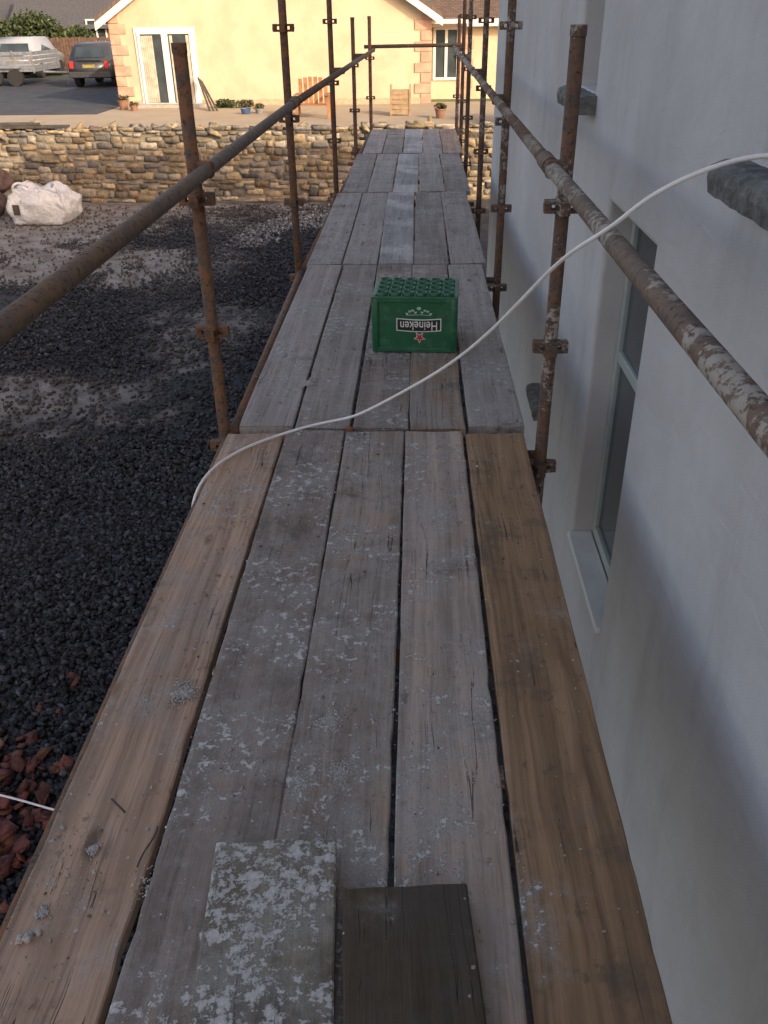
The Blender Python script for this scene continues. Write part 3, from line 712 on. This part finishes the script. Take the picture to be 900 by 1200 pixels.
for sx in(-.42,.40):
    curve_obj('lifting_strap',[(-7+sx,16.3,.55),(-7+sx*1.05,16.2,.72),(-7+sx*.8,16.35,.78),(-7+sx*.55,16.5,.62)],.022,M_bag,bag)
box('printed_mark',(-7.42,16.085,.2),(-7.3,16.10,.38),M_dk,bag)
for i,(sx,sy,sz,sc0,cc) in enumerate([(-8.35,17.0,.25,.5,(.08,.055,.05)),(-8.25,17.3,.6,.42,(.09,.055,.048)),(-8.8,16.7,.22,.46,(.05,.048,.045))]):
    bm=bmesh.new(); bmesh.ops.create_icosphere(bm,subdivisions=4,radius=1)
    for v in bm.verts:
        k=1+.22*noise.noise(v.co*1.6+Vector((i*5,0,0)))+.06*noise.noise(v.co*6); v.co=Vector((v.co.x*sc0*.85*k+sx,v.co.y*sc0*.7*k+sy,max(.01,v.co.z*sc0*.62*k+sz)))
    bm_obj('rubble_sack',bm,simple('sack_cloth',cc,.8,.3,5,bump=.6,bscale=15),None,True)

# ------------------------------------------------------------------ vehicles
def wheel(bm,x,y,z,r,w): 
    add_cyl(bm,(x-w/2,y,z),(x+w/2,y,z),r,24)
def car(name,cx,cy,z,body,W=1.78,L=4.3,H=1.62):
    e_=empty(name,(cx,cy,z)); y0=cy; 
    P=[(0,.35),(0,.95),(.08,1.0),(.30,1.08),(.55,1.55),(.75,H),(2.6,H),(3.25,1.08),(4.2,.95),(4.3,.6),(4.3,.32)]
    bm=bmesh.new(); sec=[]
    for s in(-1,1):
        sec.append([bm.verts.new((cx+s*(W/2-(.16 if h>1.2 else 0)),y0+a,z+h)) for a,h in P])
    bm.faces.new(sec[0]); bm.faces.new(sec[1][::-1])
    for i in range(len(P)): k=(i+1)%len(P); bm.faces.new((sec[0][i],sec[0][k],sec[1][k],sec[1][i]))
    bmesh.ops.recalc_face_normals(bm,faces=bm.faces); bmesh.ops.bevel(bm,geom=bm.edges[:],offset=.06,segments=3,affect='EDGES')
    bm_obj('body',bm,body,e_,True)
    gl=bmesh.new()
    v=[gl.verts.new(p) for p in((cx-W/2+.24,y0+.285,z+1.12),(cx+W/2-.24,y0+.285,z+1.12),(cx+W/2-.32,y0+.50,z+1.50),(cx-W/2+.32,y0+.50,z+1.50))]
    for q in v: q.co.y-=.03
    gl.faces.new(v); 
    for s in(-1,1):
        xx=cx+s*(W/2+.004); x2=cx+s*(W/2-.145)
        v=[gl.verts.new(p) for p in((xx-s*.03,y0+.55,z+1.12),(xx-s*.03,y0+3.0,z+1.12),(x2,y0+2.5,z+1.5),(x2,y0+.75,z+1.5))]; gl.faces.new(v)
    bm_obj('windows',gl,M_glass,e_)
    wb=bmesh.new()
    for yy in(.85,3.4):
        for s in(-1,1): wheel(wb,cx+s*(W/2-.10),y0+yy,z+.34,.34,.23)
    bm_obj('wheels',wb,M_rub,e_)
    for s in(-1,1): box('tail_lamp',(cx+s*(W/2-.16)-.08,y0-.02,z+.72),(cx+s*(W/2-.16)+.08,y0+.05,z+.98),M_red,e_,.01)
    box('bumper',(cx-W/2+.03,y0-.09,z+.38),(cx+W/2-.03,y0+.08,z+.60),simple('bumper_plastic',(.05,.05,.055),.6),e_,.03)
    box('number_plate',(cx-.26,y0-.025,z+.74),(cx+.26,y0-.004,z+.86),simple('yellow_plate',(.35,.28,.08),.5),e_)
    box('rear_wiper_trim',(cx-.5,y0-.01,z+1.0),(cx+.5,y0+.06,z+1.03),M_rub,e_)
    return e_
M_carp=simple('dark_car_paint',(.055,.058,.063),.3,.1); 
car('parked_car',-13.55,39.2,.712,M_carp)
M_silver=simple('galvanised_steel',(.24,.255,.275),.5,.2,5,metal=.4)
tr=empty('box_trailer',(-17.6,41,.71)); tx0,tx1,ty0,ty1=-19.0,-16.4,40.6,43.6; z=.712
box('bed',(tx0,ty0,z+.55),(tx1,ty1,z+.65),M_silver,tr)
for i in range(4): box('side_slat',(tx0,ty0-.02,z+.66+i*.17),(tx1,ty0+.02,z+.80+i*.17),M_silver,tr); box('end_slat',(tx1-.03,ty0+.02,z+.66+i*.17),(tx1+.01,ty1,z+.80+i*.17),M_silver,tr)
for x in(tx0,tx0+.86,tx0+1.72,tx1-.06): box('post',(x,ty0-.045,z+.5),(x+.06,ty0-.021,z+1.36),M_silver,tr)
bm=bmesh.new()
for x in(-18.2,-17.3): add_cyl(bm,(x,ty0-.1,z+.33),(x,ty0+.12,z+.33),.33,22)
bm_obj('wheels',bm,M_rub,tr); box('mudguard',(-18.6,ty0-.14,z+.69),(-16.95,ty0-.05,z+.73),M_silver,tr)
bm=bmesh.new(); add_cyl(bm,(tx1,41.5,z+.5),(tx1+1.1,41.6,z+.45),.05,8); add_cyl(bm,(tx1+1,41.6,z),(tx1+1,41.6,z+.6),.03,8); bm_obj('drawbar',bm,M_silver,tr)
car('parked_van',-19.2,45.2,.70,simple('pale_van_paint',(.30,.32,.35),.35,.05),1.95,4.3,1.75)

# ------------------------------------------------------------------ background houses, fence, hedge
def bhouse(name,x0,x1,y,zb,zeave,zr,wm_,rm,wins=True,d=7):
    e_=empty(name,(x0,y,zb)); box('walls',(x0,y,zb-.5),(x1,y+d,zeave),wm_,e_)
    poly_prism('roof',[(y-.4,zeave-.1),(y+d/2,zr),(y+d+.4,zeave-.1),(y+d/2,zr-.3)],0,x0-.3,x1+.3,rm,e_)
    box('chimney',((x0+x1)/2,y+d/2-.3,zr-.6),((x0+x1)/2+.8,y+d/2+.3,zr+.9),M_brick,e_)
    if wins:
        k=max(1,int((x1-x0)/3))
        for i in range(k):
            xm=x0+(i+.5)*(x1-x0)/k; window(xm-.6,xm+.6,zb+1.0,zb+2.2,y-.01,e_,2)
    return e_
bhouse('distant_bungalow',-34,-25.5,62,.9,2.9,5.6,simple('pale_render',(.35,.32,.27),.9),M_slate)
bhouse('distant_cottage',-24.3,-17.5,58,.9,2.7,5.0,M_brick,M_slate)
bhouse('distant_terrace',-16,-8,70,1,4.2,7.2,simple('cream_far',(.45,.38,.28),.9),M_slate)
bhouse('neighbouring_house',2.2,14,48,.7,4.6,8.2,simple('grey_render',(.33,.31,.28),.9),M_roof)
fe=empty('timber_fence',(-16,47,.7)); M_f=simple('fence_brown',(.11,.065,.045),.85,.3,4)
for i in range(60): box('pale',(-22+i*.16,49.2,.7),(-22+i*.16+.14,49.23,2.35+.03*math.sin(i*2.1)),M_f,fe)
box('rail',(-22,49.235,1.0),(-12.4,49.28,1.1),M_f,fe); box('rail',(-22,49.235,2.0),(-12.4,49.28,2.1),M_f,fe)
leafmass(-20.9,51,2.1,2.4,1.0,1.5,9000,.11,GR,'hedge'); leafmass(-24.5,52,2.2,2.6,1.5,1.5,6000,.14,GR,'hedge')
leafmass(-17.9,51,1.7,1.6,.9,1.1,5000,.11,GR,'hedge')
leafmass(4.2,24,1.5,1.8,1.2,1.2,5000,.09,GR,'hedge')
